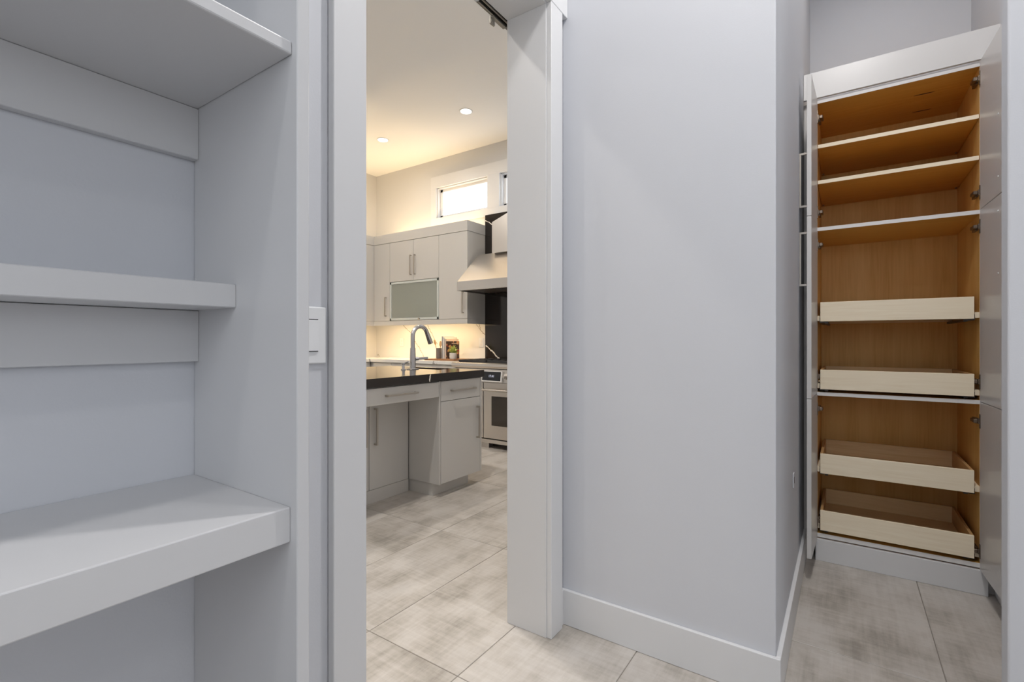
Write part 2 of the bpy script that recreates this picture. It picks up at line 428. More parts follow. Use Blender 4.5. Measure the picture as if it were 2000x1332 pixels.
# baseboards
def baseboard(name, segs, lbl, h=.140):
    bm = bmesh.new()
    for (x, y) in segs: add_box(bm, x, y, (0.0005, h), .0022, 2)
    struct(obj(name, bm, 'trim'), lbl)
baseboard('baseboard_front', [((-.948, -.1655), (1.7352, 1.75))], 'tall white baseboard under the grey-blue wall')
baseboard('baseboard_corridor', [((-.18, -.1655), (1.7495, 3.03))], 'white baseboard running to the pantry cabinet')
baseboard('baseboard_left', [((-.948, -.9335), (1.709, 1.735))], 'short piece of baseboard beside the door casing')
baseboard('baseboard_right', [((.57, .57 - .0145), (1.815, 3.02)), ((.346, RX), (1.7355, 1.75))], 'white baseboard along the right walls')

# sliding door track on the kitchen side of the head
tr = thing('sliding_door_track', 'grey metal sliding door track under the head of the doorway', 'door track', (-1.146, 1.2, DZ))
boxes('rail', [((-1.1635, -1.1305), (.55, 1.78), (2.470, 2.474)), ((-1.1340, -1.1305), (.55, 1.78), (2.4385, 2.470)), ((-1.1635, -1.160), (.55, 1.78), (2.4385, 2.470)),
               ((-1.1400, -1.1305), (.55, 1.78), (2.4385, 2.4415)), ((-1.1635, -1.1530), (.55, 1.78), (2.4385, 2.4415))], 'zinc', tr, .0004)
boxes('slot_liner', [((-1.1528, -1.1402), (.55, 1.78), (2.455, 2.469))], 'black', tr, 0)
bm = bmesh.new()
add_box(bm, (-1.1565, -1.1375), (1.435, 1.450), (2.431, 2.445), .001)
obj('stop_clip', bm, 'trim', tr)
bm = bmesh.new()
add_box(bm, (-1.166, -1.150), (1.555, 1.640), (2.430, 2.4385), .001)
add_box(bm, (-1.166, -1.158), (1.545, 1.572), (2.404, 2.431), .001)
add_cyl(bm, (-1.1685, 1.556, 2.4165), (-1.155, 1.556, 2.4165), .010, n=14)
obj('hanger_bracket', bm, 'zinc', tr)

# ------------------------------------------------------------------ built-in shelving on the left
sh = thing('built_in_shelving', 'white built-in shelving with a deep desk-height counter on the left', 'shelving', (-.80, -.3, 0))
SY0, SY1 = -1.15, .392
box('side_panel', (-.947, -.632), (SY1, SY1 + .019), (0, 3.0), 'shelf', sh, .0015)
box('side_panel', (-.947, -.632), (SY0 - .019, SY0), (0, 3.0), 'shelf', sh, .0015)
box('desk_counter', (-.947, -.648), (SY0, SY1), (.859, .909), 'shelf', sh, .0018, 2)
box('shelf', (-.947, -.801), (SY0, SY1), (1.197, 1.234), 'shelf', sh, .0012)
box('shelf', (-.947, -.644), (SY0, SY1), (1.548, 1.567), 'shelf', sh, .0025, 2)
box('shelf', (-.947, -.644), (SY0, SY1), (1.93, 1.949), 'shelf', sh, .0025, 2)
box('shelf', (-.947, -.644), (SY0, SY1), (2.36, 2.379), 'shelf', sh, .0025, 2)
for z1 in (1.548, 1.1965, 1.93, 2.36):
    box('cleat', (-.947, -.929), (SY0, SY1), (z1 - .0885, z1 - .0003), 'shelf', sh, .0012)

# light switch, partly hidden behind the shelving panel
sw = thing('light_switch', 'white rocker light switch squeezed between shelving and door casing', 'light switch', (-.948, .617, 1.155))
box('wall_plate', (-.948, -.9405), (.580, .653), (1.094, 1.217), 'plastic', sw, .003, 3)
boxes('recess', [((-.9408, -.9398), (.599, .632), (1.1205, 1.1905))], 'slot', sw, 0)
bm = bmesh.new(); add_prism(bm, [(-.9405, 1.1225), (-.9362, 1.1225), (-.9385, 1.1885), (-.9405, 1.1885)], 1, .5995, .6315)
obj('rocker', bm, 'plastic', sw)

# outlet on the corridor wall
ou = thing('wall_outlet', 'small pale outlet fitting low on the corridor wall seen edge-on', 'outlet', (-.18, 2.374, .553))
box('wall_plate', (-.18, -.176), (2.355, 2.393), (.524, .582), 'wall', ou, .0015, 2)
boxes('socket', [((-.1762, -.1755), (2.365, 2.383), (.540, .566))], 'slot', ou, 0)

# ------------------------------------------------------------------ pantry cabinet
PX0, PX1, PY, PB = -.117, .503, 3.0, 3.53
pc = thing('pantry_cabinet', 'tall built-in pantry cabinet with open doors and maple interior', 'cabinet', (.193, 3.0, 0))
box('side_panel', (PX0 - .018, PX0), (PY, PB), (.112, 2.40), 'maple_z', pc)
box('side_panel', (PX1, PX1 + .018), (PY, PB), (.112, 2.40), 'maple_z', pc)
box('edge_band', (PX0 - .018, PX0), (PY - .0012, PY), (.112, 2.40), 'edge', pc, 0)
box('edge_band', (PX1, PX1 + .018), (PY - .0012, PY), (.112, 2.40), 'edge', pc, 0)
box('back_panel', (PX0 - .018, PX1 + .018), (PB, PB + .012), (.112, 2.40), 'maple_z', pc)
def fixed(name, z0, z1):
    o = box(name, (PX0, PX1), (PY + .001, PB), (z0, z1), 'maple_s', pc, 0)
    if name == 'top_panel':
        for kx, ky in ((.329, 3.177), (.342, 3.403)):
            bm = bmesh.new(); bm.faces.new([bm.verts.new((kx + .042 * math.cos(t), ky + .0055 * math.sin(t), z0 - .0004)) for t in [q * math.pi / 8 for q in range(16)]]); obj('dark_flare', bm, 'slot', o)  # specular flares put in as flat dark ellipses under the top
    box('edge_band', (PX0, PX1), (PY - .0012, PY + .001), (z0, z1), 'edge', o, 0)
fixed('bottom_panel', .119, .140); fixed('divider_shelf', .857, .875); fixed('divider_shelf', 1.715, 1.733); fixed('top_panel', 2.380, 2.400)
for z1 in (2.166, 1.979):
    s = box('shelf', (PX0 + .002, PX1 - .002), (PY + .004, PB - .01), (z1 - .0185, z1), 'maple_s', pc, .0008)
    box('edge_band', (PX0 + .002, PX1 - .002), (PY + .0028, PY + .004), (z1 - .0185, z1), 'birch', s, 0)
    for sx in (PX0 + .012, PX1 - .012):
        bm = bmesh.new(); add_cyl(bm, (sx, PB - .05, z1 - .025), (sx, PB - .05, z1 - .0185), .005, n=10); obj('shelf_pin', bm, 'hinge', s)
box('fascia', (-.178, .568), (2.984, 3.0), (2.405, 2.541), 'cab', pc, .001)
box('filler_strip', (-.179, PX0 - .019), (3.03, 3.048), (0, 2.40), 'cab', pc)
box('filler_strip', (PX1 + .019, .569), (3.03, 3.048), (0, 2.40), 'cab', pc)
box('plinth', (-.126, .530), (2.988, 3.03), (0, .1125), 'trim', pc, .002, 2)

def pantry_door(hx, side, z0, z1, hinges, handle=None, bumpers=()):
    ang = math.radians(2.2)
    d = Vector((side * math.sin(ang), -math.cos(ang), 0)); n = Vector((side * math.cos(ang), math.sin(ang), 0)); up = Vector((0, 0, 1))
    o = Vector((hx, PY - .004, 0)); bm = bmesh.new()
    add_obox(bm, o, d, n, up, (0, .306), (0, .019), (z0 + .0013, z1 - .0013), .001)
    D = obj('door', bm, 'cab', pc)
    for z in hinges:
        bm = bmesh.new()
        add_obox(bm, o, d, n, up, (.002, .012), (-.0035, .0), (z - .032, z + .032), .0006)
        add_obox(bm, o, d, n, up, (.003, .010), (-.008, -.003), (z - .012, z + .012), .001)
        add_obox(bm, o, d, n, up, (-.045, .008), (-.024, -.008), (z - .008, z + .008), .002)
        add_obox(bm, o, d, n, up, (-.075, -.02), (-.012, -.001), (z - .014, z + .010), .001)
        obj('hinge', bm, 'hinge', D)
    if handle:
        a = o + d * .268 + n * .019
        pull('handle', a + up * handle[0], a + up * handle[1], n, D, .036, .010)
    for z in bumpers:
        bm = bmesh.new(); c = o + d * .262 + up * z
        add_cyl(bm, c, c - n * .002, .0042, .003, n=10); obj('bumper', bm, 'plastic', D)
pantry_door(PX0, -1, 1.733, 2.403, (2.306, 1.812), (1.784, 2.047))
pantry_door(PX0, -1, .868, 1.733, (1.643, .957), (1.405, 1.666))
pantry_door(PX0, -1, .110, .868, (.788, .208))
pantry_door(PX1, 1, 1.733, 2.403, (2.323, 1.810), (1.784, 2.047), (2.061, 1.808))
pantry_door(PX1, 1, .868, 1.733, (1.657, .959), (1.405, 1.666), (1.669, 1.416))
pantry_door(PX1, 1, .110, .868, (.781, .196))

# pull-out trays
for z0, z1 in ((1.242, 1.342), (.891, .9926), (.455, .557), (.160, .263)):
    a, b, y0, y1 = -.104, .483, 2.986, 3.452; t = .0125
    tr_ = boxes('pullout_tray', [((a + t, b - t), (y0 + t, y1 - t), (z0 + .012, z0 + .020))], 'maple_x', pc, 0)
    box('tray_front', (a, b), (y0, y0 + t), (z0, z1), 'birch', tr_, .0012)
    box('tray_side', (a, a + t), (y0 + t, y1), (z0, z1), 'maple_y', tr_, .0012)
    box('tray_side', (b - t, b), (y0 + t, y1), (z0, z1), 'maple_y', tr_, .0012)
    box('tray_back', (a + t, b - t), (y1 - t, y1), (z0, z1), 'maple_x', tr_, .0012)
    for s0, s1, q in ((PX0, a - .003, 1), (b + .003, PX1, -1)):
        box('spacer_block', (s0, s1), (PY + .004, 3.45), (z0 + .004, z0 + .030), 'birch', tr_, .0006)
        ix = a if q == 1 else b
        boxes('slide_rail', [((ix - q * .003, ix - q * .0005), (PY - .006, 3.44), (z0 - .003, z0 + .020)),
                             ((ix - q * .003, ix + q * .034), (PY - .004, 3.44), (z0 - .006, z0 - .001)),
                             ((ix + q * .020, ix + q * .034), (PY + .002, 3.44), (z0 - .011, z0 - .006))], 'darkmetal', tr_, 0)

# ------------------------------------------------------------------ kitchen island
IX = -2.402
it = boxes('island_worktop', [((-3.50, IX), (.60, 2.90), (.851, .907)), ((-3.50, IX), (3.07, 3.115), (.851, .907)),
                              ((-3.50, -3.13), (2.90, 3.07), (.851, .907)), ((-2.70, IX), (2.90, 3.07), (.851, .907))], 'bslab', None, 0)
tag(it, 'glossy black stone island worktop with white veins', 'worktop')
ic = thing('island_drawer_cabinet', 'greige island cabinet with a drawer over a door at the end', 'cabinet', (-2.8, 2.86, 0))
boxes('body', [((-3.40, -2.438), (2.622, 3.085), (.095, .851))], 'kcab', ic)
box('end_panel', (-3.40, -2.420), (3.087, 3.105), (.095, .851), 'kcab', ic)
box('side_panel', (-2.735, -2.420), (2.6085, 2.622), (.0945, .851), 'kcab', ic)
dr = box('drawer_front', (-2.438, -2.420), (2.626, 3.084), (.699, .846), 'kcab', ic, .0015)
pull('handle', (-2.420, 2.728, .771), (-2.420, 3.005, .771), (1, 0, 0), dr, .034, .012)
do = box('door', (-2.438, -2.420), (2.626, 3.084), (.097, .695), 'kcab', ic, .0015)
pull('handle', (-2.420, 3.042, .369), (-2.420, 3.042, .623), (1, 0, 0), do, .034, .012)
box('toe_kick', (-3.38, -2.500), (2.622, 3.03), (0, .095), 'kcab', ic)
ik = thing('island_seating_cabinet', 'greige island section with a shallow drawer over an open knee space', 'cabinet', (-3.0, 1.6, 0))
boxes('body', [((-3.40, -2.748), (.65, 2.607), (.095, .851))], 'kcab', ik)
box('toe_kick', (-3.38, -2.735), (.65, 2.607), (0, .094), 'kcab', ik)
for a, b, hy in ((2.235, 2.600, 2.28), (1.865, 2.231, 2.19), (1.40, 1.861, 1.45)):
    do = box('door', (-2.748, -2.730), (a, b), (.097, .735), 'kcab', ik, .0015)
    pull('handle', (-2.730, hy, .408), (-2.730, hy, .667), (1, 0, 0), do, .034, .012)
box('apron', (-2.748, -2.440), (.65, 2.607), (.737, .851), 'kcab', ik)
dr = box('drawer_front', (-2.440, -2.420), (1.76, 2.605), (.735, .843), 'kcab', ik, .0015)
pull('handle', (-2.420, 2.103, .790), (-2.420, 2.372, .790), (1, 0, 0), dr, .034, .012)
dr = box('drawer_front', (-2.440, -2.420), (.655, 1.757), (.735, .843), 'kcab', ik, .0015)
# sink
sk = boxes('prep_sink', [((-3.13, -2.70), (2.90, 3.07), (.70, .703)), ((-3.13, -3.127), (2.90, 3.07), (.703, .850)), ((-2.703, -2.70), (2.90, 3.07), (.703, .850)),
                         ((-3.13, -2.70), (2.90, 2.903), (.703, .850)), ((-3.13, -2.70), (3.067, 3.07), (.703, .850))], 'black', None, 0)
tag(sk, 'dark undermount prep sink set into the island worktop', 'sink')
# faucet
fx, fy, fz = -2.906, 2.816, .907
fa = thing('kitchen_faucet', 'tall satin chrome gooseneck faucet on the island', 'faucet', (fx, fy, fz))
box('base_plate', (fx - .028, fx + .028), (fy - .045, fy + .045), (fz, fz + .006), 'chrome', fa, .002)
bm = bmesh.new(); add_cyl(bm, (fx, fy, fz + .006), (fx, fy, fz + .175), .0255, .022, 24); obj('body', bm, 'chrome', fa, True)
R = .085; pts = [(fx, fy, fz + .17), (fx, fy, fz + .21), (fx, fy, fz + .25)]
for k in range(0, 13):
    a = math.pi - math.radians(160) * k / 12
    pts.append((fx, fy + R + R * math.cos(a), fz + .268 + R * math.sin(a)))
bm = bmesh.new(); add_tube(bm, pts, .0175, 18); obj('gooseneck', bm, 'chrome', fa, True)
e = Vector(pts[-1]); dv = (e - Vector(pts[-2])).normalized()
bm = bmesh.new(); add_cyl(bm, e, e + dv * .095, .0185, .0225, 20); obj('spray_head', bm, 'chrome', fa, True)
bm = bmesh.new(); add_cyl(bm, (fx, fy + .02, fz + .082), (fx, fy + .055, fz + .084), .019, .018, 16)
add_obox(bm, (fx, fy + .05, fz + .084), (0, 1, .03), (1, 0, 0), (0, 0, 1), (0, .118), (-.012, .012), (-.010, .012), .003)
obj('lever', bm, 'chrome', fa)
sx, sy = -2.918, 2.726
so = thing('soap_dispenser', 'small chrome soap dispenser beside the faucet', 'soap dispenser', (sx, sy, fz))
bm = bmesh.new(); add_lathe(bm, (sx, sy, fz), [(.020, 0), (.020, .006), (.012, .010), (.010, .040), (.015, .043), (.015, .058), (.008, .062)], 18); obj('pump', bm, 'chrome', so, True)
bm = bmesh.new(); add_cyl(bm, (sx, sy, fz + .054), (sx, sy + .05, fz + .064), .0065, n=12); obj('spout', bm, 'chrome', so, True)

# ------------------------------------------------------------------ far-wall base cabinets and worktop
UX = [-5.28, -4.967, -4.092, -3.641]     # upper cabinet seams
bc = thing('base_cabinet', 'greige base cabinet run under the white worktop along the far wall', 'cabinet', (-4.6, 4.5, 0))
box('body', (-5.60, -3.625), (4.18, 4.755), (.10, .868), 'kcab', bc)
box('toe_kick', (-5.60, -3.63), (4.24, 4.70), (0, .10), 'kcab', bc)
for i in range(4):
    a = -5.02 + i * .349
    do = box('door', (a, a + .345), (4.162, 4.18), (.105, .70), 'kcab', bc); pull('handle', (a + .3, 4.162, .45), (a + .3, 4.162, .65), (0, -1, 0), do)
    df = box('drawer_front', (a, a + .345), (4.162, 4.18), (.704, .862), 'kcab', bc); pull('handle', (a + .08, 4.162, .79), (a + .27, 4.162, .79), (0, -1, 0), df)
bl = thing('side_base_cabinet', 'greige base cabinet run along the left kitchen wall', 'cabinet', (-5.4, 3.0, 0))
box('body', (-5.655, -5.08), (1.9, 4.17), (.10, .868), 'kcab', bl); box('toe_kick', (-5.6, -5.14), (1.9, 4.17), (0, .10), 'kcab', bl)
for i in range(4): box('door', (-5.08, -5.062), (1.92 + i * .56, 2.47 + i * .56), (.105, .862), 'kcab', bl)
wt = boxes('far_worktop', [((-5.655, -3.622), (4.140, 4.745), (.868, .905)), ((-5.655, -5.04), (1.9, 4.140), (.868, .905))], 'wquartz', None, .001)
tag(wt, 'white stone worktop along the far kitchen wall', 'worktop')
bs = boxes('white_backsplash', [((-5.655, -3.641), (4.745, 4.759), (.905, 1.3965)), ((-5.659, -5.645), (1.9, 4.745), (.905, 1.3965))], 'splash', None, 0)
tag(bs, 'white stone backsplash with grey veins under the upper cabinets', 'backsplash')
bb = box('black_backsplash', (-3.639, -2.28), (4.738, 4.759), (.60, 2.676), 'bslab', None, 0)
tag(bb, 'tall black stone slab with a white vein behind the range', 'backsplash')

def vein(pts, plane, w, mat, parent, jit=.006):
    bm = bmesh.new(); P = []; rv = random.Random(len(pts) * 7 + int(w * 1e5))
    for a, b in zip(pts, pts[1:]):
        n = 5
        for i in range(n): P.append((a[0] + (b[0] - a[0]) * i / n + rv.uniform(-jit, jit), a[1] + (b[1] - a[1]) * i / n + rv.uniform(-jit, jit)))
    P.append(pts[-1]); prev = None
    for i, (x, z) in enumerate(P):
        q = P[min(i + 1, len(P) - 1)]; r = P[max(i - 1, 0)]; d = Vector((q[0] - r[0], q[1] - r[1])).normalized(); ww = w * rv.uniform(.55, 1.2) / 2
        c = [(x - d.y * ww, z + d.x * ww), (x + d.y * ww, z - d.x * ww)]
        cur = [bm.verts.new((e[0], plane[1], e[1]) if plane[0] == 'Y' else (plane[1], e[0], e[1])) for e in c]
        if prev: bm.faces.new((prev[0], prev[1], cur[1], cur[0]))
        prev = cur
    obj('vein', bm, mat, parent)
for pts in ([(-5.08, 1.353), (-5.029, 1.313), (-4.974, 1.269), (-4.93, 1.253), (-4.87, 1.16), (-4.827, 1.098), (-4.779, 1.057), (-4.736, .996), (-4.704, .951), (-4.689, .92)],
            [(-4.615, 1.352), (-4.569, 1.276), (-4.523, 1.208), (-4.482, 1.148), (-4.432, 1.093)], [(-3.778, 1.344), (-3.733, 1.295), (-3.68, 1.238), (-3.645, 1.21)],
            [(-3.742, 1.347), (-3.716, 1.287)], [(-5.63, .925), (-5.60, .94), (-5.575, .91)]):
    vein(pts, ('Y', 4.7444), .011, 'veind', bs)
vein([(-3.627, 1.086), (-3.571, 1.038), (-3.52, 1.005), (-3.469, .958), (-3.427, .925), (-3.32, .86)], ('Y', 4.7374), .016, 'veinw', bb)
vein([(-3.635, 2.615), (-3.579, 2.584), (-3.50, 2.53)], ('Y', 4.7374), .010, 'veinw', bb)
vein([(2.499, .9045), (2.495, .89), (2.491, .874), (2.489, .8545)], ('X', IX + .0004), .012, 'veinw', it, .0015)

# upper cabinets
def ucab(name, label, x0, x1):
    r = thing(name, label, 'cabinet', ((x0 + x1) / 2, 4.58, 1.40), None); return r
UZ0, UZ1, UY, UB = 1.398, 2.43, 4.418, 4.742
u1 = ucab('upper_cabinet', 'greige upper cabinet with one tall door in the corner', UX[0], UX[1])
box('body', (UX[0] + .001, UX[1] - .0005), (UY, UB), (UZ0, UZ1), 'kcab', u1)
do = box('door', (UX[0] + .004, UX[1] - .0015), (UY - .018, UY), (UZ0 + .003, UZ1 - .002), 'kcab', u1)
pull('handle', (-5.035, UY - .018, 1.462), (-5.035, UY - .018, 1.715), (0, -1, 0), do, .034, .012)
u2 = ucab('upper_cabinet', 'greige upper cabinet with two small doors above a frosted glass lift door', UX[1], UX[2])
x0, x1 = UX[1] + .0005, UX[2] - .0005
box('body', (x0, x1), (UY, UB), (1.912, UZ1), 'kcab', u2)
boxes('niche', [((x0, x0 + .018), (UY, UB), (UZ0, 1.912)), ((x1 - .018, x1), (UY, UB), (UZ0, 1.912)), ((x0, x1), (UY, UB), (UZ0, UZ0 + .018)),
                ((x0, x1), (UB - .012, UB), (UZ0, 1.912))], 'edge', u2, 0)
box('inner_shelf', (x0 + .018, x1 - .018), (UY + .05, UB - .012), (1.56, 1.578), 'edge', u2, 0)
for a, b, hx in ((UX[1] + .002, -4.5295, -4.565), (-4.5265, UX[2] - .002, -4.495)):
    do = box('door', (a, b), (UY - .018, UY), (1.911, UZ1 - .002), 'kcab', u2)
    pull('handle', (hx, UY - .018, 1.978), (hx, UY - .018, 2.233), (0, -1, 0), do, .034, .012)
a, b, c, d, f = UX[1] + .003, UX[2] - .003, 1.405, 1.905, .027
gd = boxes('lift_door_frame', [((a, b), (UY - .019, UY - .001), (c, c + f)), ((a, b), (UY - .019, UY - .001), (d - f, d)), ((a, a + f), (UY - .019, UY - .001), (c, d)), ((b - f, b), (UY - .019, UY - .001), (c, d))], 'alu', u2, .001)
box('pane', (a + f - .004, b - f + .004), (UY - .013, UY - .008), (c + f - .004, d - f + .004), 'frost', gd, 0)
bm = bmesh.new(); add_cyl(bm, (-4.42, UY - .019, 1.418), (-4.42, UY - .040, 1.418), .009, .012, 14); obj('knob', bm, 'nickel', gd, True)
u3 = ucab('upper_cabinet', 'greige upper cabinet with one tall door next to the hood', UX[2], UX[3])
box('body', (UX[2] + .0005, UX[3]), (UY, UB), (UZ0, UZ1), 'kcab', u3)
do = box('door', (UX[2] + .0015, UX[3]), (UY - .018, UY), (UZ0 + .003, UZ1 - .002), 'kcab', u3)
pull('handle', (-3.70, UY - .018, 1.463), (-3.70, UY - .018, 1.72), (0, -1, 0), do, .034, .012)
u4 = ucab('upper_cabinet', 'greige upper cabinet on the left wall at the doorway edge', -5.65, -5.30)
u4.location = (-5.47, 3.4, 1.40)
box('body', (-5.645, -5.298), (2.3, 4.742), (UZ0, UZ1), 'kcab', u4)
for i in range(4):
    do = box('door', (-5.298, -5.281), (2.30 + i * .5285, 2.826 + i * .5285), (UZ0 + .003, UZ1 - .002), 'kcab', u4)
cr = boxes('cabinet_crown', [((-5.28, UX[3] + .004), (UY - .022, UY + .002), (UZ1 + .001, 2.552)), ((UX[3] - .018, UX[3] + .004), (UY + .002, UB), (UZ1 + .001, 2.552)),
                             ((-5.30, -5.276), (2.3, UY + .002), (UZ1 + .001, 2.552))], 'kcab')
tag(cr, 'flat greige crown board along the top of the upper cabinets', 'crown board')
lr = boxes('light_rail', [((-5.28, UX[3]), (UY - .018, UY), (1.340, UZ0 - .001)), ((UX[3] - .018, UX[3]), (UY, UB), (1.340, UZ0 - .001)), ((-5.299, -5.281), (2.3, UY), (1.340, UZ0 - .001))], 'kcab')
tag(lr, 'narrow greige rail along the underside of the upper cabinets', 'light rail')

# outlets on the backsplash
def outlet(x, label):
    o = thing('backsplash_outlet', label, 'outlet', (x, 4.745, 1.115))
    box('wall_plate', (x - .037, x + .037), (4.739, 4.745), (1.058, 1.172), 'plastic', o, .002)
    boxes('socket', [((x - .017, x + .017), (4.737, 4.739), (1.080, 1.108)), ((x - .017, x + .017), (4.737, 4.739), (1.122, 1.150))], 'edge', o, .0005)
outlet(-5.104, 'white outlet on the backsplash left of the faucet'); outlet(-3.70, 'white outlet on the backsplash beside the black slab')

# ------------------------------------------------------------------ range
RX0, RX1, RY = -3.585, -2.365, 4.105
ra = thing('range', 'wide stainless steel range with a clock display and glass oven door', 'range', (-2.97, 4.4, 0))
box('body', (RX0, RX1), (RY + .03, 4.735), (.10, .86), 'steelz', ra)
bm = bmesh.new()
add_prism(bm, [(RY + .03, .905), (RY - .03, .905), (RY - .046, .895), (RY - .050, .870), (RY - .040, .848), (RY + .03, .840)], 0, RX0, RX1)
add_box(bm, (RX0, RX1), (RY + .03, 4.735), (.86, .905), 0); obj('cooktop', bm, 'steelx', ra)
box('burner_pan', (RX0 + .03, RX1 - .03), (RY + .05, 4.70), (.905, .909), 'black', ra)
for i in range(3):
    g0 = RX0 + .03 + i * .39; g1 = g0 + .38; LL = []
    for q in range(5): LL.append(((g0 + q * .0925, g0 + q * .0925 + .012), (RY + .04, 4.69), (.917, .930)))
    for y in (RY + .04, 4.24, 4.40, 4.55, 4.678): LL.append(((g0, g1), (y, y + .012), (.909, .930)))
    boxes('grate', LL, 'castiron', ra, .001)
# slanted control panel
bm = bmesh.new(); add_prism(bm, [(RY + .03, .840), (RY - .020, .840), (RY - .040, .705), (RY + .03, .705)], 0, RX0, RX1); cp = obj('control_panel', bm, 'steelx', ra)
sl = Vector((0, .020, .135)).normalized(); nn = Vector((0, -.135, .020)).normalized()
o0 = Vector((-3.030, RY - .0305, .767)); bm = bmesh.new()
add_obox(bm, o0, (1, 0, 0), sl, nn, (-.132, .132), (-.058, .056), (.0, .022), .002); obj('display_frame', bm, 'edge', cp)
bm = bmesh.new(); add_obox(bm, o0, (1, 0, 0), sl, nn, (-.118, .118), (-.045, .048), (.022, .0232), 0); obj('display_screen', bm, 'screen', cp)
fc = bpy.data.curves.new('clock_digits', 'FONT'); fc.body = '17:41'; fc.size = .034; fc.align_x = 'CENTER'; fc.align_y = 'CENTER'
fo = bpy.data.objects.new('clock_digits_src', fc); COL.objects.link(fo)
bpy.context.view_layer.update()
me = bpy.data.meshes.new_from_object(fo.evaluated_get(bpy.context.evaluated_depsgraph_get()))
bpy.data.objects.remove(fo); 
for v in me.vertices: v.co = o0 + Vector((1, 0, 0)) * v.co.x + sl * v.co.y + nn * .0240
me.materials.clear(); me.materials.append(M['digits'])
dg = bpy.data.objects.new('clock_digits', me); COL.objects.link(dg); attach(dg, cp)
for x in (-3.50, -3.40, -3.30, -2.87, -2.78, -2.69, -2.60, -2.50):
    c = Vector((x, RY - .030, .772)); bm = bmesh.new(); add_cyl(bm, c, c + nn * .010, .031, n=20); add_cyl(bm, c + nn * .010, c + nn * .038, .022, .019, 20); obj('knob', bm, 'steelx', ra, True)
for a, b, w0 in ((RX0 + .004, -3.172, .07), (-3.164, RX1 - .004, .106)):
    od = box('oven_door', (a, b), (RY - .012, RY + .03), (.112, .700), 'steelz', ra, .002)
    box('oven_window', (a + w0, b - w0), (RY - .0135, RY - .011), (.250, .558), 'ovenglass', od, 0)
    bm = bmesh.new(); add_cyl(bm, (a - .002 + .01, RY - .062, .625), (b - .008, RY - .062, .625), .0125, n=16)
    for x in (a + .045, b - .045): add_cyl(bm, (x, RY - .012, .625), (x, RY - .060, .625), .009, n=12)
    obj('handle', bm, 'steelx', od, True)
box('kick_strip', (RX0, RX1), (RY + .002, RY + .03), (.058, .098), 'steelx', ra)
box('gap_shadow', (RX0 + .004, RX1 - .004), (RY + .012, RY + .03), (.098, .112), 'black', ra, 0)  # black strip paints the shadow line between oven doors and kick strip
for x in (RX0 + .355, RX0 + .02, RX1 - .12): box('foot', (x, x + .10), (RY + .035, RY + .12), (0, .058), 'steelz', ra)

# hood
ho = thing('range_hood', 'stainless steel canopy range hood with a chimney cover', 'range hood', (-2.97, 4.45, 1.70))
bm = bmesh.new()
add_prism(bm, [(4.736, 1.80), (4.736, 2.16), (4.53, 2.155), (4.155, 1.802)], 0, RX0, RX1); obj('canopy', bm, 'steelx', ho)
boxes('lip', [((RX0, RX1), (4.152, 4.156), (1.698, 1.802)), ((RX0, RX0 + .004), (4.156, 4.736), (1.698, 1.80)), ((RX1 - .004, RX1), (4.156, 4.736), (1.698, 1.80))], 'steelx', ho, .0006)
LL = []
for q in range(22): LL.append(((RX0 + .03 + q * .053, RX0 + .06 + q * .053), (4.20, 4.69), (1.712, 1.724)))
boxes('baffle_filter', LL, 'steelz', ho, .001)
box('liner', (RX0 + .004, RX1 - .004), (4.156, 4.736), (1.74, 1.75), 'black', ho, 0)
cx = (RX0 + RX1) / 2
bm = bmesh.new(); add_prism(bm, [(-3.326, 2.14), (-3.326, 2.494), (cx, 2.62), (2 * cx + 3.326, 2.494), (2 * cx + 3.326, 2.14)], 1, 4.46, 4.735); obj('chimney', bm, 'steelz', ho)

# ------------------------------------------------------------------ things on the far worktop
WTZ = .905
cb = box('cutting_board', (-4.20, -3.72), (4.26, 4.62), (WTZ, WTZ + .016), 'board', None, .003, 2)
tag(cb, 'dark wooden board lying on the white worktop', 'cutting board'); BZ = WTZ + .016
k = (-4.100, 4.41)
ck = bmesh.new(); add_lathe(ck, (k[0], k[1], BZ), [(.026, 0), (.032, .003), (.0345, .02), (.0345, .118), (.036, .122), (.036, .127), (.031, .127), (.031, .015), (.0, .015)][:8], 24)
tag(obj('utensil_crock', ck, 'ceramic', None, True), 'grey stoneware crock holding wooden spoons', 'crock')
for i, (dx, dy, hx, lab) in enumerate(((-.012, 0, -.045, 'wooden spoon leaning left in the grey crock'), (.010, .006, .010, 'wooden spatula standing upright in the grey crock'))):
    s = thing('wooden_spoon' if i == 0 else 'wooden_spatula', lab, 'utensil', (k[0] + dx, k[1] + dy, BZ + .016))
    p0 = Vector((k[0] + dx, k[1] + dy, BZ + .017)); p1 = p0 + Vector((hx, 0, .155 if i == 0 else .135))
    bm = bmesh.new(); add_tube(bm, [p0, p0.lerp(p1, .5), p1], [.004, .004, .005], 10); obj('shaft', bm, 'spoon', s, True)
    bm = bmesh.new(); d = (p1 - p0).normalized()
    bmesh.ops.create_uvsphere(bm, u_segments=14, v_segments=10, radius=1)
    for v in bm.verts:
        c = v.co.copy(); v.co = p1 + d * (c.z * .036 + .028) + Vector((1, 0, 0)) * c.x * .021 + Vector((0, 1, 0)) * c.y * .006
    obj('bowl' if i == 0 else 'blade', bm, 'spoon', s, True)
